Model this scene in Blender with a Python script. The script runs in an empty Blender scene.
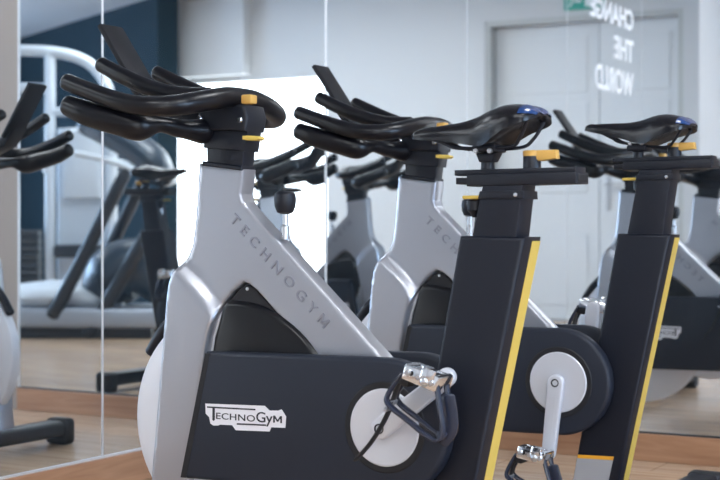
import bpy, bmesh, math, random
from mathutils import Vector, Matrix
random.seed(4)
SC = bpy.context.scene
COL = SC.collection
PI = math.pi

# ------------------------------------------------------------------ materials
def mat(name, color, rough=.5, metal=0., var=0., vscale=20., bump=0., bscale=200., coat=0., spec=.5, emit=None, estr=0.):
    m = bpy.data.materials.new(name); m.use_nodes = True
    nt = m.node_tree; b = nt.nodes['Principled BSDF']
    b.inputs['Base Color'].default_value = (*color, 1)
    b.inputs['Roughness'].default_value = rough
    b.inputs['Metallic'].default_value = metal
    b.inputs['Coat Weight'].default_value = coat
    b.inputs['Coat Roughness'].default_value = .15
    b.inputs['Specular IOR Level'].default_value = spec
    if emit:
        b.inputs['Emission Color'].default_value = (*emit, 1); b.inputs['Emission Strength'].default_value = estr
    tc = nt.nodes.new('ShaderNodeTexCoord')
    if var:
        n = nt.nodes.new('ShaderNodeTexNoise'); n.inputs['Scale'].default_value = vscale; n.inputs['Detail'].default_value = 4
        nt.links.new(tc.outputs['Object'], n.inputs['Vector'])
        r = nt.nodes.new('ShaderNodeMapRange')
        r.inputs['To Min'].default_value = max(0, rough - var); r.inputs['To Max'].default_value = min(1, rough + var)
        nt.links.new(n.outputs['Fac'], r.inputs['Value']); nt.links.new(r.outputs['Result'], b.inputs['Roughness'])
    if bump:
        n = nt.nodes.new('ShaderNodeTexNoise'); n.inputs['Scale'].default_value = bscale; n.inputs['Detail'].default_value = 2
        nt.links.new(tc.outputs['Object'], n.inputs['Vector'])
        bp = nt.nodes.new('ShaderNodeBump'); bp.inputs['Strength'].default_value = bump; bp.inputs['Distance'].default_value = .001
        nt.links.new(n.outputs['Fac'], bp.inputs['Height']); nt.links.new(bp.outputs['Normal'], b.inputs['Normal'])
    return m

def wood(name, c1, c2, rough, plank=None, axis='x', seam=(.25, .16, .1)):
    m = bpy.data.materials.new(name); m.use_nodes = True
    nt = m.node_tree; b = nt.nodes['Principled BSDF']; L = nt.links.new
    tc = nt.nodes.new('ShaderNodeTexCoord'); mp = nt.nodes.new('ShaderNodeMapping')
    if axis == 'y': mp.inputs['Rotation'].default_value = (0, 0, PI/2)
    L(tc.outputs['Object'], mp.inputs['Vector'])
    st = nt.nodes.new('ShaderNodeMapping'); st.inputs['Scale'].default_value = (1.3, 16, 16)
    L(mp.outputs['Vector'], st.inputs['Vector'])
    n = nt.nodes.new('ShaderNodeTexNoise'); n.inputs['Scale'].default_value = 2.2; n.inputs['Detail'].default_value = 7
    n.inputs['Distortion'].default_value = .8
    L(st.outputs['Vector'], n.inputs['Vector'])
    cr = nt.nodes.new('ShaderNodeValToRGB')
    cr.color_ramp.elements[0].position = .3; cr.color_ramp.elements[0].color = (*c1, 1)
    cr.color_ramp.elements[1].position = .72; cr.color_ramp.elements[1].color = (*c2, 1)
    L(n.outputs['Fac'], cr.inputs['Fac'])
    out = cr.outputs['Color']
    if plank:
        br = nt.nodes.new('ShaderNodeTexBrick'); br.inputs['Scale'].default_value = 1
        br.inputs['Brick Width'].default_value = 1.25; br.inputs['Row Height'].default_value = plank
        br.inputs['Mortar Size'].default_value = .0022; br.inputs['Bias'].default_value = 0
        br.inputs['Color1'].default_value = (.86, .86, .86, 1); br.inputs['Color2'].default_value = (1.08, 1.06, 1.03, 1)
        br.inputs['Mortar'].default_value = (.6, .55, .5, 1); br.offset = .37
        L(mp.outputs['Vector'], br.inputs['Vector'])
        mx = nt.nodes.new('ShaderNodeMix'); mx.data_type = 'RGBA'; mx.blend_type = 'MULTIPLY'; mx.inputs[0].default_value = 1
        L(out, mx.inputs[6]); L(br.outputs['Color'], mx.inputs[7]); out = mx.outputs[2]
    L(out, b.inputs['Base Color']); b.inputs['Roughness'].default_value = rough
    return m

def mirror_mat():
    m = bpy.data.materials.new('mirror_glass'); m.use_nodes = True
    nt = m.node_tree; nt.nodes.clear(); L = nt.links.new
    o = nt.nodes.new('ShaderNodeOutputMaterial'); g = nt.nodes.new('ShaderNodeBsdfGlossy')
    g.inputs['Color'].default_value = (.885, .925, .95, 1); g.inputs['Roughness'].default_value = 0
    d = nt.nodes.new('ShaderNodeBsdfDiffuse'); d.inputs['Color'].default_value = (.45, .62, .8, 1)   # small bluish diffuse share over the reflection
    mx = nt.nodes.new('ShaderNodeMixShader'); mx.inputs[0].default_value = .010
    L(g.outputs[0], mx.inputs[1]); L(d.outputs[0], mx.inputs[2]); L(mx.outputs[0], o.inputs['Surface'])
    return m

M = dict(
    silver=mat('silver_paint', (.43, .445, .495), .31, .75, var=.05, vscale=6, coat=.25),
    letter=mat('silver_lettering_shaded', (.32, .33, .38), .32, .7, var=.04),  # darker than the frame paint, standing in for the emboss's edge shading
    black=mat('black_plastic', (.006, .008, .015), .42, spec=.4, var=.05, bump=.12, bscale=900),
    cover=mat('cover_plastic', (.014, .018, .030), .5, spec=.35, var=.05, bump=.15, bscale=900),
    shroud=mat('post_plastic', (.006, .008, .016), .46, spec=.35, var=.05, bump=.12, bscale=900),
    rubber=mat('grip_rubber', (.004, .0042, .007), .3, spec=.35, var=.06, vscale=30, bump=.1, bscale=600),
    vinyl=mat('saddle_vinyl', (.004, .004, .007), .25, spec=.42, bump=.04, bscale=900),
    blue=mat('blue_gloss', (.008, .04, .15), .2, coat=.4),
    screen=mat('holder_plastic', (.014, .014, .017), .55, spec=.25),
    pale=mat('pale_aluminium', (.62, .63, .68), .42, .25, var=.05, vscale=12),
    wheel=mat('flywheel_metal', (.72, .73, .78), .4, .2, var=.05, vscale=12),
    dark=mat('dark_recess', (.006, .006, .009), .6, var=.05),
    guard=mat('guard_plastic', (.006, .006, .008), .28, spec=.35),
    chrome=mat('chrome', (.82, .84, .88), .12, 1., var=.05, vscale=40),
    steel=mat('steel_stem', (.6, .62, .66), .28, .9, var=.05),
    yellow=mat('yellow_plastic', (.70, .50, .10), .45, var=.05),
    amber=mat('amber_plastic', (.62, .36, .085), .45, var=.05),
    white=mat('badge_white', (.78, .77, .82), .45, var=.04),
    ink=mat('badge_ink', (.012, .013, .022), .5, var=.04),
    label=mat('label_grey', (.36, .36, .38), .55, var=.05),
    orange=mat('label_orange', (.85, .4, .03), .5, var=.05),
    foot=mat('foot_rubber', (.012, .013, .016), .6, var=.05, bump=.2),
    strap=mat('strap_nylon', (.012, .012, .015), .55, var=.05),
    cage=mat('toe_clip_plastic', (.02, .025, .045), .22, var=.05),
    wall=mat('wall_paint', (.60, .605, .61), .75, var=.05, vscale=3, bump=.1, bscale=120),
    pillar=mat('pillar_paint', (.30, .26, .235), .75, var=.05, vscale=3),
    ceil=mat('ceiling_paint', (.45, .46, .48), .85, var=.05, vscale=3),
    navy=mat('navy_paint', (.006, .018, .026), .8, spec=.1),
    door=mat('door_paint', (.66, .68, .70), .5, var=.05, vscale=4),
    frame=mat('door_frame_paint', (.47, .48, .475), .5, var=.05, vscale=4),
    handle=mat('door_handle_metal', (.55, .57, .6), .35, .6, var=.05),
    green=mat('exit_green', (.02, .34, .26), .5, var=.05),
    sign=mat('exit_white', (.8, .86, .85), .5, var=.05),
    decal=mat('white_vinyl', (.93, .94, .96), .5, var=.04, emit=None),
    alu=mat('mirror_trim_metal', (.72, .73, .75), .35, .5, var=.05),
    frost=mat('frosted_pane', (.8, .85, .9), .5, var=.05, emit=(.92, .97, 1.), estr=3.2),
    coolfill=mat('cool_fill_pane', (.7, .8, .9), .5, var=.05, emit=(.52, .72, 1.), estr=9.),
    lamp=mat('lamp_diffuser', (.9, .9, .9), .5, var=.05, emit=(.94, .97, 1.), estr=9.5),
    lampframe=mat('lamp_frame', (.75, .75, .75), .5, var=.05),
    mwhite=mat('machine_white', (.62, .68, .74), .4, var=.05),
    mgrey=mat('machine_grey', (.34, .38, .44), .4, .2, var=.05),
    mblack=mat('machine_black', (.015, .02, .028), .4, var=.05),
    mblue=mat('machine_slate', (.02, .038, .06), .35, var=.05),
    plate=mat('weight_plate', (.05, .055, .06), .45, .4, var=.05),
    floor=wood('floor_planks', (.43, .285, .185), (.62, .46, .33), .22, plank=.19),
    skirt=wood('skirting_wood', (.30, .145, .075), (.45, .25, .145), .45),
    skirty=wood('skirting_wood_left', (.30, .145, .075), (.45, .25, .145), .45, axis='y'),
    mirror=mirror_mat(),
)

# ------------------------------------------------------------------ mesh helpers
def shade(me, ang=35):
    for p in me.polygons: p.use_smooth = True
    try: me.set_sharp_from_angle(angle=math.radians(ang))
    except Exception: pass

def link(name, bm, m, parent=None, ang=35):
    bmesh.ops.recalc_face_normals(bm, faces=bm.faces)
    me = bpy.data.meshes.new(name); bm.to_mesh(me); bm.free()
    ms = m if isinstance(m, (list, tuple)) else [m]
    for x in ms: me.materials.append(x)
    shade(me, ang)
    o = bpy.data.objects.new(name, me); COL.objects.link(o)
    if parent: o.parent = parent
    return o

def bevel_sharp(bm, w, seg=2, ang=30):
    es = [e for e in bm.edges if len(e.link_faces) == 2 and e.calc_face_angle(0) > math.radians(ang)]
    if es and w > 0:
        bmesh.ops.bevel(bm, geom=es, offset=w, offset_type='OFFSET', segments=seg, profile=.5, affect='EDGES', clamp_overlap=True)

def add_bm(dst, src, mi=0):
    vm = {v: dst.verts.new(v.co) for v in src.verts}
    for f in src.faces:
        try:
            nf = dst.faces.new([vm[v] for v in f.verts]); nf.material_index = mi
        except ValueError: pass
    src.free()

def box(c, s, bev=0., seg=2, rot=None):
    bm = bmesh.new(); bmesh.ops.create_cube(bm, size=1)
    bmesh.ops.scale(bm, vec=s, verts=bm.verts)
    if bev: bevel_sharp(bm, bev, seg)
    if rot: bmesh.ops.rotate(bm, cent=(0, 0, 0), matrix=rot, verts=bm.verts)
    bmesh.ops.translate(bm, vec=c, verts=bm.verts)
    return bm

def bbox(x0, x1, y0, y1, z0, z1, bev=0., seg=2):
    return box(((x0+x1)/2, (y0+y1)/2, (z0+z1)/2), (abs(x1-x0), abs(y1-y0), abs(z1-z0)), bev, seg)

def prism(poly, w0, w1, bev=0., seg=2, ang=30):
    """polygon in (u,v) extruded across the bike between lateral offsets w0 and w1 (w = -y)"""
    bm = bmesh.new()
    a = [bm.verts.new((u, -w0, v)) for u, v in poly]; b = [bm.verts.new((u, -w1, v)) for u, v in poly]
    bm.faces.new(a); bm.faces.new(b[::-1])
    n = len(poly)
    for i in range(n): bm.faces.new((a[i], b[i], b[(i+1) % n], a[(i+1) % n]))
    bmesh.ops.recalc_face_normals(bm, faces=bm.faces)
    if bev:
        es = [e for e in bm.edges if any(len(f.verts) == n and n != 4 or abs(f.normal.y) > .9 for f in e.link_faces)]
        es = [e for e in es if e.calc_face_angle(0) > math.radians(ang)]
        bmesh.ops.bevel(bm, geom=es, offset=bev, offset_type='OFFSET', segments=seg, profile=.5, affect='EDGES', clamp_overlap=True)
    return bm

def catmull(P, R, n=6):
    out = []; rr = []
    P = [Vector(p) for p in P]
    for i in range(len(P)-1):
        p0 = P[max(i-1, 0)]; p1 = P[i]; p2 = P[i+1]; p3 = P[min(i+2, len(P)-1)]
        for k in range(n):
            t = k/n
            out.append(.5*((2*p1)+(p2-p0)*t+(2*p0-5*p1+4*p2-p3)*t*t+(3*p1-p0-3*p2+p3)*t**3))
            rr.append(R[i]+(R[i+1]-R[i])*(t*t*(3-2*t)))
    out.append(P[-1]); rr.append(R[-1])
    return out, rr

def sweep(P, R, segs=16, n=6, flat=(1, 1), cap=True):
    """round tube through P with radius R (number or list), rounded ends"""
    if not isinstance(R, (list, tuple)): R = [R]*len(P)
    pts, rad = catmull(P, R, n) if len(P) > 2 else ([Vector(p) for p in P], list(R))
    if cap:
        t0 = (pts[0]-pts[1]).normalized(); t1 = (pts[-1]-pts[-2]).normalized()
        pre = []; post = []
        for a in (80, 55, 28):
            c, s = math.cos(math.radians(a)), math.sin(math.radians(a))
            pre.append((pts[0]+t0*rad[0]*s*.6, rad[0]*c)); post.append((pts[-1]+t1*rad[-1]*s*.6, rad[-1]*c))
        pts = [p for p, _ in pre]+pts+[p for p, _ in post[::-1]]
        rad = [r for _, r in pre]+rad+[r for _, r in post[::-1]]
    bm = bmesh.new(); rings = []
    T = [(pts[min(i+1, len(pts)-1)]-pts[max(i-1, 0)]).normalized() for i in range(len(pts))]
    up = Vector((0, 0, 1)) if abs(T[0].z) < .9 else Vector((0, 1, 0))
    nrm = (up-T[0]*up.dot(T[0])).normalized()
    for i, p in enumerate(pts):
        nrm = (nrm-T[i]*nrm.dot(T[i])).normalized(); bi = T[i].cross(nrm)
        rings.append([bm.verts.new(p+(nrm*math.cos(2*PI*k/segs)*flat[0]+bi*math.sin(2*PI*k/segs)*flat[1])*rad[i]) for k in range(segs)])
    for a, b in zip(rings, rings[1:]):
        for k in range(segs): bm.faces.new((a[k], a[(k+1) % segs], b[(k+1) % segs], b[k]))
    bm.faces.new(rings[0][::-1]); bm.faces.new(rings[-1])
    return bm

def lathe(prof, c, axis='y', segs=48):
    """profile of (radius, along) turned about an axis through c"""
    bm = bmesh.new(); rings = []
    for r, h in prof:
        ring = []
        if r < 1e-6:
            ring = [bm.verts.new((0, 0, h))]
        else:
            ring = [bm.verts.new((r*math.cos(2*PI*k/segs), r*math.sin(2*PI*k/segs), h)) for k in range(segs)]
        rings.append(ring)
    for a, b in zip(rings, rings[1:]):
        for k in range(segs):
            k2 = (k+1) % segs
            if len(a) == 1 and len(b) == 1: continue
            if len(a) == 1: bm.faces.new((a[0], b[k], b[k2]))
            elif len(b) == 1: bm.faces.new((a[k], b[0], a[k2]))
            else: bm.faces.new((a[k], b[k], b[k2], a[k2]))
    if len(rings[0]) > 1: bm.faces.new(rings[0])
    if len(rings[-1]) > 1: bm.faces.new(rings[-1])
    if axis == 'y': R = Matrix.Rotation(PI/2, 3, 'X')      # along -> -y : h is the lateral offset w
    elif axis == 'x': R = Matrix.Rotation(PI/2, 3, 'Y')
    else: R = Matrix.Identity(3)
    bmesh.ops.rotate(bm, cent=(0, 0, 0), matrix=R, verts=bm.verts)
    bmesh.ops.translate(bm, vec=c, verts=bm.verts)
    return bm

def text_bm(s, extrude=.001, spacing=1., bold=0.):
    """lettering as a bmesh in the xy plane, left/baseline at origin, scaled to unit width and cap height kept separately"""
    cu = bpy.data.curves.new('t', 'FONT'); cu.body = s; cu.size = 1; cu.extrude = 0; cu.space_character = spacing
    cu.offset = bold; cu.resolution_u = 4
    o = bpy.data.objects.new('t', cu); COL.objects.link(o)
    dg = bpy.context.evaluated_depsgraph_get(); me = bpy.data.meshes.new_from_object(o.evaluated_get(dg))
    bpy.data.objects.remove(o); bpy.data.curves.remove(cu)
    bm = bmesh.new(); bm.from_mesh(me); bpy.data.meshes.remove(me)
    bmesh.ops.remove_doubles(bm, verts=bm.verts, dist=1e-5)
    xs = [v.co.x for v in bm.verts]; ys = [v.co.y for v in bm.verts]
    x0, x1, y0, y1 = min(xs), max(xs), min(ys), max(ys)
    for v in bm.verts: v.co = ((v.co.x-x0)/(x1-x0), (v.co.y-y0)/(y1-y0), 0)
    r = bmesh.ops.extrude_face_region(bm, geom=list(bm.faces))
    for g in r['geom']:
        if isinstance(g, bmesh.types.BMVert): g.co.z = 1
    return bm

def m_bm():
    """capital M of even strokes in the unit box"""
    bm = bmesh.new()
    pts = [(0, 0), (0, 1), (.2, 1), (.5, .42), (.8, 1), (1, 1), (1, 0), (.82, 0), (.82, .66), (.56, .16), (.44, .16), (.18, .66), (.18, 0)]
    a = [bm.verts.new((x, y, 0)) for x, y in pts]; b = [bm.verts.new((x, y, 1)) for x, y in pts]
    bm.faces.new(a[::-1]); bm.faces.new(b)
    for i in range(len(pts)): bm.faces.new((a[i], a[(i+1) % len(pts)], b[(i+1) % len(pts)], b[i]))
    return bm

def place_text(bm, w, h, origin, ex, ey, ez, t):
    """map unit text onto width w, height h, thickness t at origin along axes ex, ey, ez"""
    ex, ey, ez, o = Vector(ex), Vector(ey), Vector(ez), Vector(origin)
    for v in bm.verts: v.co = o+ex*(v.co.x*w)+ey*(v.co.y*h)+ez*(v.co.z*t)
    return bm

def empty(name, loc, rz=0., label=None, cat=None, group=None):
    o = bpy.data.objects.new(name, None); COL.objects.link(o); o.location = loc; o.rotation_euler = (0, 0, rz)
    o.empty_display_size = .1
    if label: o['label'] = label
    if cat: o['category'] = cat
    if group: o['group'] = group
    return o

def tag(o, label, cat, group=None):
    o['label'] = label; o['category'] = cat
    if group: o['group'] = group
    return o

def struct(name, bm, m, ang=35):
    o = link(name, bm, m, None, ang); o['kind'] = 'structure'; return o

def P(u, w, v): return (u, -w, v)
def arc(cx, cy, r, a0, a1, n): return [(cx+r*math.cos(math.radians(a0+(a1-a0)*k/n)), cy+r*math.sin(math.radians(a0+(a1-a0)*k/n))) for k in range(n+1)]

# ------------------------------------------------------------------ the bike
def dist_poly(p, line):
    """signed distance to an open polyline (positive on its right-hand side)"""
    best = 9; sg = 1
    for a, b in zip(line, line[1:]):
        ax, ay = a; bx, by = b; dx, dy = bx-ax, by-ay
        t = max(0, min(1, ((p[0]-ax)*dx+(p[1]-ay)*dy)/(dx*dx+dy*dy)))
        qx, qy = ax+t*dx, ay+t*dy; d = math.hypot(p[0]-qx, p[1]-qy)
        if d < best-1e-9:
            best = d; sg = 1 if dx*(p[1]-ay)-dy*(p[0]-ax) < 0 else -1
    return best*sg

def frame_bm():
    poly = [(-.493, .879), (-.499, .799), (-.504, .745), (-.511, .702), (-.522, .678), (-.539, .657), (-.554, .640), (-.563, .618), (-.569, .581), (-.580, .472),
            (-.609, .185), (-.620, .055), (-.535, .055), (-.506, .194), (-.462, .473), (-.454, .509), (-.441, .546), (-.426, .577), (-.405, .601), (-.387, .614),
            (-.375, .622), (-.361, .618), (-.343, .606), (-.212, .482), (.0, .280), (.075, .280), (.089, .350), (-.050, .484), (-.368, .782), (-.379, .796), (-.383, .812), (-.376, .864)]
    bm = prism(poly, -.027, .027, .008, 3, 20)
    bmesh.ops.triangulate(bm, faces=[f for f in bm.faces if len(f.verts) > 4])
    for k in range(1, 118):
        u = -.64+k*.0066; v = .04+k*.0073
        bmesh.ops.bisect_plane(bm, geom=bm.verts[:]+bm.edges[:]+bm.faces[:], plane_co=(u, 0, 0), plane_no=(1, 0, 0))
        bmesh.ops.bisect_plane(bm, geom=bm.verts[:]+bm.edges[:]+bm.faces[:], plane_co=(0, 0, v), plane_no=(0, 0, 1))
    crease = [(-.66, .742), (-.600, .702), (-.535, .655), (-.478, .608), (-.449, .572), (-.432, .530), (-.436, .470), (-.480, .194), (-.50, 0)]
    crease = [(p.x, p.z) for p in catmull([(a, 0, b) for a, b in crease], [0]*len(crease), 6)[0]]
    for vt in bm.verts:
        d = dist_poly((vt.co.x, vt.co.z), crease)
        k = max(0, min(1, (vt.co.z-.50)/.09)); wd = .016+.026*k*k*(3-2*k)
        t = max(0, min(1, (d+wd/2)/wd)); t = t*t*(3-2*t)
        vt.co.y *= 1+.70*t
    return bm

def pedal(root, au, av, s, tilt):
    """pedal with toe clip; axle end at (au, av); s=+1 left side of the bike, -1 right side"""
    def Q(p, w, q):
        c, sn = math.cos(tilt), math.sin(tilt)
        return P(au+p*c-q*sn, s*w, av+p*sn+q*c)
    rot = Matrix.Rotation(-tilt-math.radians(-18), 3, 'Y')
    b = bmesh.new()
    ctr = Q(-.012, .168, .004)
    add_bm(b, box(ctr, (.066, .024, .030), .006, 2, rot))
    add_bm(b, box(Q(.004, .200, .010), (.030, .014, .034), .006, 2, rot))
    add_bm(b, box(Q(-.040, .176, .018), (.016, .040, .026), .005, 2, rot))
    add_bm(b, box(Q(-.012, .139, .006), (.078, .006, .024), .003, 2, rot))
    add_bm(b, box(Q(-.012, .197, .006), (.074, .006, .030), .003, 2, rot))
    add_bm(b, box(Q(.020, .168, .0), (.012, .062, .022), .004, 2, rot))
    add_bm(b, box(Q(-.044, .168, .012), (.010, .062, .018), .004, 2, rot))
    add_bm(b, box(Q(-.012, .168, .018), (.03, .05, .007), .003, 2, rot))
    pd = link('pedal', b, M['chrome'], root)
    for p, q in ((-.030, .014), (-.012, .006), (.006, -.002)):
        link('slot', lathe([(0, s*.1990), (.0052, s*.1990), (.0052, s*.2006), (0, s*.2006)], (Q(p, 0, q)[0], 0, Q(p, 0, q)[2]), 'y', 14), M['dark'], pd)
    link('jaw', box(Q(-.050, .170, -.004), (.022, .046, .016), .004, 2, rot), M['dark'], pd)
    sp = bmesh.new()
    add_bm(sp, sweep([Q(0, .112, 0), Q(0, .205, 0)], .0095, 14))
    for p, w, q in ((-.035, .203, .016), (.014, .203, -.002), (-.012, .203, .008)):
        add_bm(sp, lathe([(0, -.004), (.006, -.004), (.006, .003), (.004, .005), (0, .005)], Q(p, w, q), 'y', 12))
    link('spindle', sp, M['steel'], pd)
    tcl = bmesh.new()
    for w in (.148, .188):
        add_bm(tcl, sweep([Q(.018, w, -.008), Q(.024, w, -.05), Q(.030, w, -.088), Q(.022, w, -.108), Q(.0, w, -.104), Q(-.04, w, -.078), Q(-.082, w, -.05), Q(-.085, w, -.030), Q(-.055, w, .010)],
                              [.008, .008, .008, .008, .008, .008, .008, .007, .006], 10, 5, (1, .7)))
    add_bm(tcl, sweep([Q(.024, .148, -.100), Q(.024, .188, -.100)], .010, 10))
    add_bm(tcl, sweep([Q(.030, .168, -.03), Q(.036, .168, -.085), Q(.018, .168, -.112)], .011, 10, 5, (.5, 1.5)))
    link('toe_clip', tcl, M['cage'], pd)
    st = bmesh.new()
    add_bm(st, sweep([Q(-.045, .168, .026), Q(-.072, .168, -.01), Q(-.088, .168, -.052), Q(-.108, .170, -.092), Q(-.132, .172, -.128), Q(-.162, .172, -.160)], .011, 10, 6, (.28, 1.0)))
    link('strap', st, M['strap'], pd)
    bk = bmesh.new()
    add_bm(bk, box(Q(-.086, .170, -.046), (.010, .030, .010), .002, 1, rot))
    add_bm(bk, box(Q(-.094, .170, -.060), (.010, .030, .006), .002, 1, rot))
    link('buckle', bk, M['steel'], pd)

def badge(cover, s, w):
    """white emblem with dark lettering on a drive cover; s=+1 left side"""
    U0, U1 = -.431, -.228
    def f(u, v): return (u, v) if s > 0 else (U0+U1-u, v)
    T = .005
    pts = [(-.428, .369), (-.280, .373), (-.268, .364), (-.248, .365), (-.239, .368), (-.228, .354), (-.230, .331), (-.264, .330), (-.268, .321), (-.351, .318),
           (-.360, .328), (-.391, .327), (-.395, .325), (-.407, .324), (-.415, .328), (-.418, .341), (-.427, .348)]
    b = prism([f(*p) for p in pts], s*w, s*(w+.0012))
    bd = link('badge', b, M['white'], cover)
    ink = bmesh.new()
    def rect(poly): add_bm(ink, prism([f(*p) for p in poly], s*(w+.0012), s*(w+.0019)))
    rect([(-.423, .3635), (-.302, .3655), (-.302, .3625), (-.423, .3605)])
    rect([(-.4095, .361), (-.4035, .361), (-.4035, .336), (-.4065, .334), (-.4095, .336)])
    rect([(-.348, .333), (-.276, .335), (-.276, .332), (-.348, .330)])
    ex = Vector((s, 0, 0)); ey = Vector((0, 0, 1)); ez = Vector((0, -s, 0))
    def tx(st, u0, u1, v0, v1):
        o = f(u0, v0)
        add_bm(ink, place_text(text_bm(st, spacing=1.05, bold=.006), u1-u0, v1-v0, (o[0], -s*(w+.0012), v0), ex, ey, ez, .0007))
    tx('ECHNO', -.400, -.303, .3385, .3520)
    tx('G', -.300, -.2775, .3385, .3600)
    tx('y', -.2765, -.2600, .3310, .3525)
    add_bm(ink, place_text(m_bm(), .021, .0145, (f(-.2585, 0)[0], -s*(w+.0012), .3400), ex, ey, ez, .0007))
    link('badge_lettering', ink, M['ink'], cover)

def spin_bike(x, y, label, crank_deg, raise_seat, pedal_tilt, saddle_pitch):
    root = empty('spin_bike', (x, y, 0), 0, label, 'exercise bike', 'spin bikes')
    # silver frame and raised lettering
    fr = link('frame', frame_bm(), M['silver'], root, 28)
    for s in (1, -1):
        a = (-.394, .756) if s > 0 else (-.160, .532)
        b_ = (-.160, .532) if s > 0 else (-.394, .756)
        d = Vector((b_[0]-a[0], 0, b_[1]-a[1])); L = d.length; d.normalize()
        up = Vector((-d.z, 0, d.x)) if s > 0 else Vector((d.z, 0, -d.x))
        if up.z < 0: up = -up
        o = Vector((a[0], -s*.0268, a[1]))-up*.012
        o = o-d*.012*s
        tb = place_text(text_bm('TECHNOGY', spacing=1.75, bold=.008), L*.885, .022, o, d, up, (0, -s, 0), .0034)
        add_bm(tb, place_text(m_bm(), L*.072, .022, o+d*L*.928, d, up, (0, -s, 0), .0034))
        link('frame_lettering', tb, M['letter'], fr)
    # flywheel inside the fork
    fw = lathe([(0, -.020), (.10, -.020), (.12, -.024), (.230, -.024), (.247, -.018), (.250, -.010), (.250, .010), (.247, .018), (.230, .024), (.12, .024), (.10, .020), (0, .020)], (-.418, 0, .322), 'y', 72)
    link('flywheel', fw, M['wheel'], root)
    g = prism([(-.458, .45), (-.402, .30)]+arc(-.402, .318, .266, 0, 93, 22)+[(-.428, .570), (-.436, .540), (-.448, .505)], -.037, .037, .014, 4)
    link('flywheel_guard', g, M['guard'], root)
    n = prism([(-.455, .470), (-.442, .530), (-.429, .560), (-.412, .586), (-.389, .609), (-.372, .618), (-.356, .613), (-.342, .600), (-.205, .478)], -.022, .022, .002, 1)
    np_ = link('notch_plate', n, M['dark'], root)
    rv = bmesh.new()
    for s in (1,): add_bm(rv, lathe([(0, -.001), (.0042, -.001), (.0036, .0015), (0, .0022)] if s > 0 else [(0, .001), (.0042, .001), (.0036, -.0015), (0, -.0022)], P(-.369, s*.022, .609), 'y', 12))
    link('rivet', rv, M['steel'], np_)
    # drive covers
    for s in (1, -1):
        poly = [(-.495, .206), (-.430, .478), (-.05, .4825)]+arc(0, .347, .1355, 88, -90, 30)
        c = prism(poly, s*.050, s*.092, .010, 3, 25)
        cv = link('drive_cover', c, M['cover'], root)
        link('edge_trim', prism([(-.493, .208), (-.4295, .475), (-.417, .475), (-.478, .208)], s*.0905, s*.0930, .0008, 1), M['dark'], cv)
        badge(cv, s, .092)
        rg = lathe([(.074, s*.0905), (.074, s*.0940), (.088, s*.0940), (.091, s*.0915)], P(0, 0, .347), 'y', 64)
        link('ring', rg, M['dark'], cv)
        dk = lathe([(0, s*.091), (.0758, s*.091), (.0768, s*.094), (.074, s*.0962), (.03, s*.0955), (0, s*.0955)], P(0, 0, .347), 'y', 64)
        link('crank_disc', dk, M['pale'], cv)
    # cranks and pedals
    for s in (1, -1):
        a = math.radians(crank_deg+(0 if s > 0 else 180)); CL = .179
        ex, ez = math.cos(a), math.sin(a)
        def C(l, t): return (l*ex-t*ez, .347+l*ez+t*ex)
        poly = [C(.0+.021*math.cos(q), .021*math.sin(q)) for q in [math.radians(90+k*15) for k in range(13)]]
        poly += [C(CL+.018*math.cos(q), .018*math.sin(q)) for q in [math.radians(-90+k*15) for k in range(13)]]
        cb = prism(poly, s*.098, s*.116, .005, 3, 25)
        cr = link('crank', cb, M['pale'], root)
        bo = lathe([(.006, s*.112), (.0095, s*.112), (.0105, s*.1175), (.0085, s*.118), (.006, s*.114), (0, s*.113)], P(0, 0, .347), 'y', 24)
        link('bolt', bo, M['dark'], cr)
        gp = [C(l, t) for l, t in ((.035, .006), (.15, .005), (.15, -.005), (.035, -.006))]
        link('groove', prism(gp, s*.1155, s*.1164, 0), M['pale'], cr)
        au, av = C(CL, 0)
        pedal(root, au, av, s, pedal_tilt)
    # rear post: black shroud with yellow stripe
    sh = prism([(.139, .724), (.276, .722), (.131, .05), (.0105, .05)], -.045, .045, .009, 3)
    so = link('rear_post', sh, M['shroud'], root)
    ys = bmesh.new()
    d = Vector((.145, 0, .672)).normalized(); nn = Vector((d.z, 0, -d.x))
    q = [Vector((.2742, 0, .714))-nn*.001, Vector((.1327, 0, .058))-nn*.001]
    vs = []
    for base in q:
        for w in (-.0385, .002):
            for t in (0, .0018): vs.append(ys.verts.new(base+nn*t+Vector((0, -w, 0))))
    for idx in ((0, 1, 3, 2), (4, 6, 7, 5), (0, 4, 5, 1), (2, 3, 7, 6), (1, 5, 7, 3), (0, 2, 6, 4)): ys.faces.new([vs[i] for i in idx])
    link('yellow_stripe', ys, M['yellow'], so)
    lp = link('warning_label', prism([(.0335, .151), (.1285, .153), (.108, .062), (.0165, .062)], .0445, .0458), M['label'], so)
    link('label_band', prism([(.0350, .1595), (.1303, .1615), (.1285, .1525), (.0335, .1505)], .0445, .0461), M['orange'], so)
    # feet
    rf = bmesh.new(); add_bm(rf, bbox(.05, .30, -.032, .032, .028, .088, .010, 3)); add_bm(rf, bbox(.233, .313, -.265, .265, .028, .085, .012, 3))
    ro = link('rear_foot', rf, M['black'], root)
    ff = bmesh.new(); add_bm(ff, bbox(-.645, -.565, -.275, .275, .030, .082, .014, 3))
    fo = link('front_foot', ff, M['mblack'], root)
    for par, u in ((ro, .273), (fo, -.605)):
        for s in (1, -1):
            link('rubber_cap', bbox(u-.046, u+.046, s*.245, s*.305, .0, .090, .018, 4), M['foot'], par)
    # lever at the front of the fork
    link('front_lever', sweep([P(-.575, 0, .545), P(-.61, 0, .505), P(-.640, 0, .462)], [.012, .014, .014], 16), M['black'], root)
    # resistance knob
    kn = lathe([(0, .768), (.009, .768), (.0175, .772), (.0225, .785), (.0238, .800), (.022, .811), (.016, .8165), (0, .8175)], (-.288, 0, 0), 'z', 32)
    ko = link('resistance_knob', kn, M['black'], root)
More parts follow.
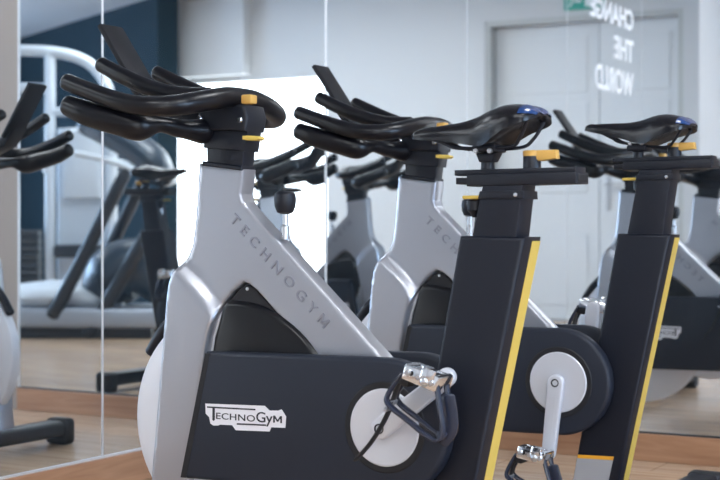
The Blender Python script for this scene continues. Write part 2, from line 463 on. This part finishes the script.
    link('stem', lathe([(0, .715), (.0095, .715), (.0095, .742), (.0065, .745), (.0065, .770), (0, .770)], (-.288, 0, 0), 'z', 20), M['steel'], ko)
    # handlebar post
    hp = bmesh.new()
    add_bm(hp, prism([(-.473, .850), (-.475, .955), (-.372, .948), (-.384, .850)], -.0235, .0235, .004, 2))
    add_bm(hp, prism([(-.479, .912), (-.478, .955), (-.364, .946), (-.372, .902)], -.029, .029, .004, 2))
    add_bm(hp, prism([(-.483, .874), (-.483, .884), (-.380, .871), (-.380, .861)], -.0275, .0275, .002, 1))
    ho = link('handlebar_post', hp, M['black'], root)
    link('clamp_lever', prism([(-.378, .9365), (-.338, .9335), (-.334, .928), (-.342, .924), (-.378, .926)], .004, .030, .002, 1), M['yellow'], ho)
    mo = bmesh.new()
    add_bm(mo, prism([(-.484, .950), (-.486, 1.000), (-.42, 1.010), (-.366, 1.000), (-.358, .975), (-.364, .944)], -.040, .040, .007, 3))
    mt = link('handlebar_mount', mo, M['black'], root)
    cb = bmesh.new(); add_bm(cb, bbox(-.358, -.333, -.064, -.038, 1.000, 1.019, .003, 2))
    link('clamp_lever', cb, M['amber'], mt)
    for u, w, v in ((-.478, .041, .975), (-.466, .032, .950), (-.375, .041, .968)):
        link('bolt', lathe([(0, -.004), (.007, -.004), (.007, .003), (.005, .006), (0, .006)], P(u, w, v), 'y', 14), M['chrome'], mt)
    # handlebar: one bent bar with the two outer grips
    pts = []
    half = [(-.688, .228, 1.047), (-.610, .232, 1.020), (-.530, .232, .996), (-.468, .222, .988), (-.425, .185, .992), (-.405, .120, 1.005), (-.400, .055, 1.016)]
    rr = [.0185, .019, .020, .0205, .0215, .0225, .0225]
    pts = [P(*h) for h in half]+[P(-.400, 0, 1.018)]+[P(h[0], -h[1], h[2]) for h in half[::-1]]
    link('handlebar', sweep(pts, rr+[.0225]+rr[::-1], 20, 8), M['rubber'], root)
    for s in (1, -1):
        link('horn', sweep([P(-.700, s*.100, 1.097), P(-.635, s*.102, 1.067), P(-.568, s*.100, 1.040), P(-.500, s*.092, 1.022), P(-.43, s*.075, 1.018)], [.017, .018, .0185, .019, .019], 18, 8), M['rubber'], root)
        link('lower_grip', sweep([P(-.690, s*.222, .998), P(-.635, s*.218, .978), P(-.575, s*.206, .963), P(-.532, s*.188, .952), P(-.505, s*.145, .956), P(-.492, s*.09, .950), P(-.478, s*.03, .948)],
                                 [.0225, .027, .0295, .0315, .0165, .020, .028], 18, 8), M['rubber'], root)
    # tablet holder
    hold = bmesh.new()
    a = Vector((-.757, 0, 1.196)); b_ = Vector((-.640, 0, 1.028)); dd = (b_-a).normalized(); nv = Vector((-dd.z, 0, dd.x))
    if nv.x < 0: nv = -nv
    sl = bmesh.new(); bmesh.ops.create_cube(sl, size=1)
    for v in sl.verts: v.co = (a+b_)/2+dd*(v.co.x*(b_-a).length)+Vector((0, 1, 0))*(v.co.y*.082)+nv*(v.co.z*.013)
    bevel_sharp(sl, .004, 2); add_bm(hold, sl)
    th = link('tablet_holder', hold, M['screen'], root)
    ar = bmesh.new(); add_bm(ar, prism([(-.665, 1.045), (-.628, 1.030), (-.55, 1.000), (-.47, .985), (-.47, .962), (-.56, .972), (-.64, 1.000), (-.688, 1.060)], -.030, .030, .005, 2))
    link('arm', ar, M['black'], th)
    # seat column
    k = raise_seat
    def S(pts): return [(u, v+k) for u, v in pts]
    up = link('seat_post', prism([(.135, .60), (.161, .724), (.183+k*.15, .822+k), (.268+k*.15, .822+k), (.262, .784), (.255, .724), (.225, .60)], -.034, .034, .004, 2), M['shroud'], root)
    dk = k*.15
    link('collar', prism([(.174+dk, .795+k), (.178+dk, .811+k), (.270+dk, .811+k), (.271+dk, .795+k)], -.037, .037, .003, 2), M['black'], up)
    link('bolt', lathe([(0, -.003), (.0048, -.003), (.0042, .002), (0, .003)], P(.255+dk, .038, .803+k), 'y', 12), M['chrome'], up)
    # seat height knob in front of the post
    hk = .004 if k == 0 else .026
    ak = lathe([(0, .760+k), (.007, .760+k), (.010, .768+k), (.016, .774+k), (.017, .792+k), (.013, .797+k), (0, .798+k)], (.149+dk+hk, 0, 0), 'z', 24)
    ao = link('height_knob', ak, M['black'], root)
    link('stem', lathe([(0, .718), (.0065, .718), (.0065, .762+k), (0, .762+k)], (.146+dk+hk, 0, 0), 'z', 16), M['steel'], ao)
    link('height_lever', bbox(.134+dk, .170+dk, -.022, -.010, .796+k, .803+k, .002, 1), M['yellow'], ao)
    # slider
    sd = bmesh.new()
    add_bm(sd, prism(S([(.149, .8205), (.149, .8435), (.376, .8455), (.376, .823)]), -.035, .035, .004, 2))
    add_bm(sd, prism(S([(.120, .842), (.120, .853), (.373, .855), (.373, .844)]), -.028, .028, .003, 2))
    add_bm(sd, prism(S([(.122, .825), (.122, .838), (.152, .838), (.152, .825)]), -.026, .026, .003, 2))
    so2 = link('seat_slider', sd, M['black'], root)
    ec = bmesh.new(); add_bm(ec, box(P(.3765, 0, .835+k), (.003, .05, .014), .001, 1))
    link('end_cap', ec, M['dark'], so2)
    kb = lathe([(0, .850+k), (.0175, .850+k), (.0175, .876+k), (.016, .880+k), (0, .880+k)], (.273, 0, 0), 'z', 28)
    kbo = link('slider_knob', kb, M['black'], so2)
    yl = bmesh.new()
    add_bm(yl, lathe([(0, .878+k), (.0178, .878+k), (.0178, .887+k), (.015, .889+k), (0, .889+k)], (.273, 0, 0), 'z', 28))
    add_bm(yl, prism(S([(.273, .875), (.273, .889), (.325, .889), (.327, .872), (.292, .868)]), -.011, .011, .003, 2))
    link('slider_lever', yl, M['amber'], so2)
    # saddle
    so_ = .022 if k > 0 else 0.
    st = [(.018, .010, .924, .915), (.024, .017, .931, .914), (.050, .023, .9375, .911), (.092, .028, .943, .907), (.132, .035, .9475, .902), (.166, .045, .956, .896),
          (.192, .056, .9665, .896), (.216, .067, .974, .908), (.240, .074, .9765, .922), (.262, .076, .975, .930), (.279, .072, .971, .936), (.290, .060, .965, .941), (.297, .038, .957, .946)]
    st = [(a+so_, b, c, d) for a, b, c, d in st]
    fine = []
    for i in range(len(st)-1):
        q0, q1, q2, q3 = st[max(i-1, 0)], st[i], st[i+1], st[min(i+2, len(st)-1)]
        for t in (0, .25, .5, .75): fine.append(tuple(.5*(2*b+(c-a)*t+(2*a-5*b+4*c-d)*t*t+(3*b-a-3*c+d)*t**3) for a, b, c, d in zip(q0, q1, q2, q3)))
    st = fine+[st[-1]]
    bm = bmesh.new(); rings = []
    kk = k+.003 if k == 0 else k-.014
    for u, hw, top, ed in st:
        ring = []; N = 30
        for i in range(N+1):
            t = PI*i/N; c, s_ = math.cos(t), math.sin(t)
            w = hw*math.copysign(abs(c)**.85, c); dip = .0035*math.exp(-(w/.012)**2) if .06 < u < .31 else 0
            ring.append(bm.verts.new(P(u, w, ed+(top-ed)*s_**.62-dip+kk)))
        for i in range(1, 6):
            t = -1+2*i/6
            ring.append(bm.verts.new(P(u, hw*.93*t, ed+min(.010, (top-ed)*.5)*(1-t*t)+kk+.001)))
        rings.append(ring)
    for a, b in zip(rings, rings[1:]):
        n_ = len(a)
        for i in range(n_): bm.faces.new((a[i], a[(i+1) % n_], b[(i+1) % n_], b[i]))
    bm.faces.new(rings[0]); bm.faces.new(rings[-1])
    def pitch(b):
        if saddle_pitch: bmesh.ops.rotate(b, cent=(.225+so_, 0, .93+kk), matrix=Matrix.Rotation(saddle_pitch, 3, 'Y'), verts=b.verts)
        return b
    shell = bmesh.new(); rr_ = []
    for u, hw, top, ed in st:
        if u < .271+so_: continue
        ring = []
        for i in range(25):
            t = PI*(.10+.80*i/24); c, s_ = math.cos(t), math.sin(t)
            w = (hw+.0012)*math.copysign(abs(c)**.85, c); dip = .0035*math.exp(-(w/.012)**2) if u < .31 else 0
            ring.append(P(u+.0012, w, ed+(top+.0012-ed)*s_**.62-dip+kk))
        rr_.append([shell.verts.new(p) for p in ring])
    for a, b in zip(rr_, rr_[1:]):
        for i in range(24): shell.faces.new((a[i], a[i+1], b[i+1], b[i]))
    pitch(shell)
    sa = link('saddle', pitch(bm), M['vinyl'], root, 50)
    link('rear_shell', shell, M['blue'], sa, 60)  # thin glossy blue shell over the saddle's rear rim
    rl = bmesh.new()
    for s in (1, -1):
        add_bm(rl, sweep([P(.055+so_, s*.012, .917+kk), P(.095+so_, s*.018, .903+kk), P(.130+so_, s*.022, .893+kk), P(.235+so_, s*.024, .893+kk), P(.262+so_, s*.034, .910+kk), P(.280+so_, s*.042, .942+kk)], .0036, 10))
    link('rail', pitch(rl), M['black'], sa)
    cl = bmesh.new()
    add_bm(cl, bbox(.158, .208, -.030, .030, .884+kk, .899+kk, .004, 2)); add_bm(cl, prism(S([(.160, .886), (.205, .886), (.195, .868), (.168, .868)]), -.018, .018, .004, 2))
    co = link('saddle_clamp', cl, M['black'], sa)
    for u in (.168, .198): link('clamp_bolt', lathe([(0, -.004), (.005, -.004), (.005, .003), (0, .004)], P(u, .031, .889+k), 'y', 12), M['steel'], sa)
    link('pillar', lathe([(0, .850+k), (.0150, .850+k), (.0135, .858+k), (.0128, .880+k), (0, .880+k)], (.180, 0, 0), 'z', 20), M['black'], sa)
    return root

spin_bike(1.2827, -1.8684, 'silver spin bike nearest the camera, white badge in full view, lower saddle, pedal raised', 37.0, 0.0, 0.0, 0.0)
spin_bike(1.2735, -.9151, 'silver spin bike behind the nearest one, higher saddle, near pedal hanging straight down', -96.3, .062, math.radians(8), math.radians(7))

# ------------------------------------------------------------------ the room
EL = .0123; HB = .092; CH = 2.75
def ML(s, z, n=0.):                                     # a point on the left mirror wall: s along it from the corner, n into the room
    return Vector((-EL*s+n, -s-EL*n, z))
def left_slab(s0, s1, z0, z1, n0, n1, bev=0.):
    bm = bmesh.new()
    v = [bm.verts.new(ML(s, z, n)) for s in (s0, s1) for z in (z0, z1) for n in (n0, n1)]
    for f in ((0, 1, 3, 2), (4, 6, 7, 5), (0, 4, 5, 1), (2, 3, 7, 6), (1, 5, 7, 3), (0, 2, 6, 4)): bm.faces.new([v[i] for i in f])
    if bev: bmesh.ops.recalc_face_normals(bm, faces=bm.faces); bevel_sharp(bm, bev, 1)
    return bm

struct('floor', bbox(-.4, 9.6, -9.4, .3, -.1, 0), M['floor'])
struct('ceiling', bbox(-.4, 9.6, -9.4, .3, CH, CH+.1), M['ceil'])
struct('wall_left', left_slab(-.02, 6.4, 0, CH, -.16, -.010), M['wall'])
struct('wall_back', bbox(-.2, 9.6, .010, .16, 0, CH), M['wall'])
struct('trim_1', bbox(1.4675, 3.2, -.004, .010, 0, CH), M['pillar'])            # warm plastered pier closing the back mirror
struct('baseboard_left', left_slab(0.012, 6.2, 0, HB-.006, -.010, .012, .002), M['skirty'])
struct('baseboard_back', bbox(.0, 1.4675, -.012, .010, 0, HB-.006, .002, 1), M['skirt'])
struct('trim_2', left_slab(.002, 4.90, HB-.006, HB, -.010, .004), M['alu'])
struct('trim_3', bbox(0, 1.4675, -.004, .010, HB-.006, HB), M['plate'])
# mirrors
PN = 1.2254
mlab = ['tall frameless wall mirror on the left, its panel meeting the corner behind the bike handlebars',
        'tall wall mirror panel at the far left edge, left of the pale vertical joint',
        'left wall mirror panel carrying white reversed lettering seen in the back mirror',
        'left wall mirror panel farthest from the corner, past the white lettering']
for k in range(4):
    o = link('wall_mirror', left_slab(k*PN+(.004 if k else .001), (k+1)*PN-.004, HB, CH-.03, -.010, 0), M['mirror'])
    tag(o, mlab[k], 'mirror', 'left wall mirror panels')
    if k < 3: struct('trim_%d' % (k+4), left_slab((k+1)*PN-.0035, (k+1)*PN+.0035, HB, CH-.03, -.010, .0012), M['alu'])
o = link('wall_mirror', bbox(.001, 1.462, 0, .010, HB, CH-.03), M['mirror'])
tag(o, 'wide wall mirror behind the bikes on the right, above the wooden skirting', 'mirror')
struct('trim_8', bbox(1.462, 1.4675, -.0045, .010, HB, CH-.03), M['alu'])
struct('trim_9', bbox(.0, .003, -.003, .0, HB, CH-.03), M['alu'])
# white vinyl words stuck on the left mirror
wr = empty('mirror_lettering', ML(3.515, 1.473), 0, 'white vinyl words stuck on the left mirror, seen reversed in the back mirror', 'lettering')
for s, z0, z1, s_end in (('CHANGE', 1.842, 1.958, 2.792), ('THE', 1.662, 1.785, 3.181), ('WORLD', 1.470, 1.605, 2.870)):
    tb = text_bm(s, spacing=1.05, bold=.03)
    a = ML(3.515, z0, .0004)
    place_text(tb, 3.515-s_end, z1-z0, a-Vector(wr.location), (ML(0, 0)-ML(1, 0)).normalized(), (0, 0, 1), (1, 0, 0), .002)
    link('word', tb, M['decal'], wr)

# back of the room: white wall with a recessed double door, frosted windows, then a dark angled wall
YW = -6.2
def front_wall():
    bm = bmesh.new()
    D0, D1, DZ = .40, 1.988, 2.36
    W0, W1, WZ0, WZ1 = 3.40, 5.50, .22, 2.05
    add_bm(bm, bbox(-.3, D0, YW-.25, YW, 0, CH)); add_bm(bm, bbox(D0, D1, YW-.25, YW, DZ, CH))
    add_bm(bm, bbox(D1, W0, YW-.25, YW, 0, CH))
    add_bm(bm, bbox(W0, W1, YW-.25, YW, 0, WZ0)); add_bm(bm, bbox(W0, W1, YW-.25, YW, WZ1, CH))
    add_bm(bm, bbox(W1, 6.0, YW-.25, YW, 0, CH))
    return bm
struct('wall_front', front_wall(), M['wall'])
df = bmesh.new()
add_bm(df, bbox(.40, .44, YW-.2, YW-.01, 0, 2.36)); add_bm(df, bbox(1.948, 1.988, YW-.2, YW-.01, 0, 2.36)); add_bm(df, bbox(.44, 1.948, YW-.2, YW-.01, 2.32, 2.36))
dr = struct('door_1', df, M['frame'])
for x0, x1 in ((.442, 1.085), (1.091, 1.946)):
    lf = bmesh.new()
    add_bm(lf, bbox(x0, x1, YW-.17, YW-.13, .01, 2.318, .003, 1))
    add_bm(lf, bbox(x0+.09, x1-.09, YW-.13, YW-.122, 1.0, 1.70, .004, 1)); add_bm(lf, bbox(x0+.09, x1-.09, YW-.13, YW-.122, 1.78, 2.22, .004, 1))
    add_bm(lf, bbox(x0+.09, x1-.09, YW-.13, YW-.122, .12, .68, .004, 1))
    link('door_leaf', lf, M['door'], dr)
hd = bmesh.new()
add_bm(hd, bbox(1.00, 1.035, YW-.13, YW-.118, .86, 1.16, .004, 1)); add_bm(hd, sweep([(1.018, YW-.118, 1.07), (1.018, YW-.07, 1.07), (.93, YW-.065, 1.07), (.90, YW-.065, 1.07)], .011, 12))
link('door_handle', hd, M['handle'], dr)
ex = empty('exit_sign', (1.16, YW, 2.40), 0, 'green emergency exit sign above the double door, seen in the back mirror', 'sign')
link('plate', bbox(-.16, .16, 0, .03, 0, .16, .004, 1), M['green'], ex)
pg = bmesh.new()
add_bm(pg, bbox(-.135, -.01, .03, .033, .02, .14, .002, 1)); add_bm(pg, bbox(.02, .075, .03, .033, .055, .075)); 
add_bm(pg, sweep([(.11, .031, .125), (.112, .031, .126)], .012, 10)); add_bm(pg, sweep([(.105, .031, .10), (.095, .031, .06), (.115, .031, .025)], .007, 8))
link('pictogram', pg, M['sign'], ex)
# frosted windows
w1 = struct('window_1', bbox(3.40, 5.50, YW-.10, YW-.07, .22, 2.05), M['frost'])
for a in ((3.40, 3.43, .22, 2.05), (5.47, 5.50, .22, 2.05), (3.43, 5.47, .22, .25), (3.43, 5.47, 2.02, 2.05)): link('window_frame', bbox(a[0], a[1], YW-.07, YW-.02, a[2], a[3]), M['wall'], w1)
struct('trim_10', bbox(4.61, 5.60, YW, YW+.12, 2.07, CH), M['wall'])
# dark angled wall
A, B_ = Vector((5.27, -5.72, 0)), Vector((9.3, -7.75, 0)); dv = (B_-A).normalized(); nv = Vector((dv.y, -dv.x, 0))
bm = bmesh.new(); v = [bm.verts.new(p+nv*t+Vector((0, 0, z))) for p in (A, B_) for t in (0, .2) for z in (0, CH)]
for f in ((0, 1, 3, 2), (4, 6, 7, 5), (0, 4, 5, 1), (2, 3, 7, 6), (1, 5, 7, 3), (0, 2, 6, 4)): bm.faces.new([v[i] for i in f])
struct('wall_angled', bm, M['navy'])
# right wall with an unseen glowing window added for cool blue highlights
rw = bmesh.new()
add_bm(rw, bbox(9.4, 9.6, -9.4, .3, 0, .7)); add_bm(rw, bbox(9.4, 9.6, -9.4, .3, 2.4, CH)); add_bm(rw, bbox(9.4, 9.6, -.9, .3, .7, 2.4)); add_bm(rw, bbox(9.4, 9.6, -9.4, -5.6, .7, 2.4))
struct('wall_right', rw, M['wall'])
w3 = struct('fill_window_3', bbox(9.5, 9.52, -5.6, -.9, .7, 2.4), M['coolfill'])

# ceiling lamps
for i, (x, y, d) in enumerate([(3.0, -2.7, 'beyond the saddles'), (4.4, -4.4, 'in front of the bulkhead'), (1.4, -4.3, 'in front of the double door'), (2.9, -4.5, 'facing the frosted window'), (6.4, -3.4, 'above the gym machines'), (2.2, -.9, 'beside the back mirror')]):
    t = empty('ceiling_light', (x, y, CH), 0, 'flat square ceiling light panel '+d, 'lamp', 'ceiling light panels')
    fr = bmesh.new()
    for a in ((-.42, .42, -.42, -.39), (-.42, .42, .39, .42), (-.42, -.39, -.39, .39), (.39, .42, -.39, .39)): add_bm(fr, bbox(a[0], a[1], a[2], a[3], -.03, 0))
    link('lamp_frame', fr, M['lampframe'], t)
    link('diffuser', bbox(-.39, .39, -.39, .39, -.018, -.002), M['lamp'], t)

# ------------------------------------------------------------------ gym machines, seen in the mirrors
RZ = math.radians(29.02+180-1.4)
def cx(bm, *a): add_bm(bm, a[0])
tm = empty('treadmill', (3.87, -3.27, 0), RZ, 'grey treadmill with dark motor hood and slanted uprights, seen in the left mirror', 'treadmill')
b = bmesh.new(); add_bm(b, bbox(-1.25, .50, -.36, .36, .07, .20, .03, 3)); link('base', b, M['mgrey'], tm)
b = bmesh.new(); add_bm(b, sweep([(-1.15, 0, .22), (-.60, 0, .25), (-.25, 0, .27), (.0, 0, .25), (.16, 0, .21)], [.10, .17, .19, .16, .06], 20, 6, (.55, 1.7))); link('deck_cover', b, M['mwhite'], tm)
b = bmesh.new(); add_bm(b, sweep([(.0, 0, .22), (.16, 0, .42), (.36, 0, .44), (.50, 0, .22)], [.12, .21, .20, .08], 20, 6, (1, 1.5))); link('motor_hood', b, M['mblue'], tm)
for s in (1, -1):
    b = bmesh.new(); add_bm(b, sweep([(-.20, s*.34, .16), (.03, s*.34, .60), (.22, s*.34, .98), (.29, s*.32, 1.12)], [.05, .045, .045, .04], 12)); link('upright', b, M['mblack'], tm)
    b = bmesh.new(); add_bm(b, sweep([(-.05, s*.34, 1.22), (.18, s*.34, 1.17), (.36, s*.34, 1.10), (.50, s*.32, 1.06)], .022, 12)); link('handrail', b, M['mwhite'], tm)
    link('foot', bbox(-1.1, .45, s*.28-.04, s*.28+.04, 0, .07, .01, 1), M['mblack'], tm)
    b = bmesh.new(); add_bm(b, sweep([(.02, s*.30, .02), (.20, s*.30, .32), (.40, s*.30, .66)], .05, 12)); link('brace', b, M['mblack'], tm)
b = bmesh.new(); add_bm(b, sweep([(-.05, 0, 1.42), (.15, 0, 1.36), (.38, 0, 1.20), (.50, 0, 1.06)], [.10, .16, .15, .08], 18, 6, (.7, 1.9))); link('console', b, M['mblue'], tm)

mg = empty('cable_machine', (5.0, -4.15, 0), RZ, 'white framed multi-gym with curved top tube and weight stack, seen in the left mirror', 'gym machine')
b = bmesh.new()
add_bm(b, sweep([(-.62, 0, 2.10), (-.1, 0, 2.09), (.20, 0, 2.02), (.36, 0, 1.86), (.42, 0, 1.62), (.42, 0, .9), (.42, 0, .04)], .042, 14)); add_bm(b, sweep([(-.62, 0, 1.82), (-.06, 0, 1.80)], .04, 12))
add_bm(b, sweep([(-.06, 0, .03), (-.06, 0, 2.08)], .042, 12)); add_bm(b, sweep([(-.62, 0, .03), (-.62, 0, 2.1)], .042, 12)); add_bm(b, sweep([(-.06, 0, 1.62), (.40, 0, 1.62)], .035, 12))
add_bm(b, bbox(-.66, .46, -.05, .05, 0, .08, .01, 1)); add_bm(b, bbox(-.10, -.02, -.6, .6, 0, .07, .01, 1))
link('frame', b, M['mwhite'], mg)
for k in range(10): link('weight_plate', bbox(-.54, -.14, -.07, .07, .12+k*.06, .172+k*.06, .006, 1), M['plate'], mg)
b = bmesh.new(); add_bm(b, bbox(.04, .34, -.03, .05, .95, 1.50, .03, 2)); link('back_pad', b, M['mwhite'], mg)
b = bmesh.new(); add_bm(b, bbox(.0, .40, -.18, .18, .50, .60, .03, 2)); link('seat_pad', b, M['mblack'], mg)
b = bmesh.new(); add_bm(b, sweep([(.30, -.05, 1.55), (.02, -.25, 1.35), (-.02, -.3, 1.15)], .02, 10)); link('press_arm', b, M['mwhite'], mg)
b = bmesh.new(); add_bm(b, bbox(-.02, .40, .06, .10, .1, 1.5, .01, 1)); link('rear_panel', b, M['mwhite'], mg)

# ------------------------------------------------------------------ world, camera, colour
w = bpy.data.worlds.new('World'); SC.world = w; w.use_nodes = True
w.node_tree.nodes['Background'].inputs['Color'].default_value = (.6, .7, .85, 1); w.node_tree.nodes['Background'].inputs['Strength'].default_value = .3
cam = bpy.data.cameras.new('Camera'); co = bpy.data.objects.new('Camera', cam); COL.objects.link(co)
co.location = (2.6422, -4.5116, .7437); co.rotation_euler = (PI/2, 0, .5065)
cam.sensor_width = 36; cam.sensor_fit = 'HORIZONTAL'; cam.lens = 36*1469.787/720; cam.shift_y = -14.25/720
cam.clip_start = .05; cam.clip_end = 60
cam.dof.use_dof = True; cam.dof.focus_distance = 3.2; cam.dof.aperture_fstop = 5.0
SC.camera = co
SC.view_settings.view_transform = 'Standard'; SC.view_settings.look = 'None'; SC.view_settings.gamma = 1; SC.view_settings.exposure = .72
SC.view_settings.use_curve_mapping = False
SC.cycles.max_bounces = 12; SC.cycles.glossy_bounces = 8; SC.cycles.diffuse_bounces = 5
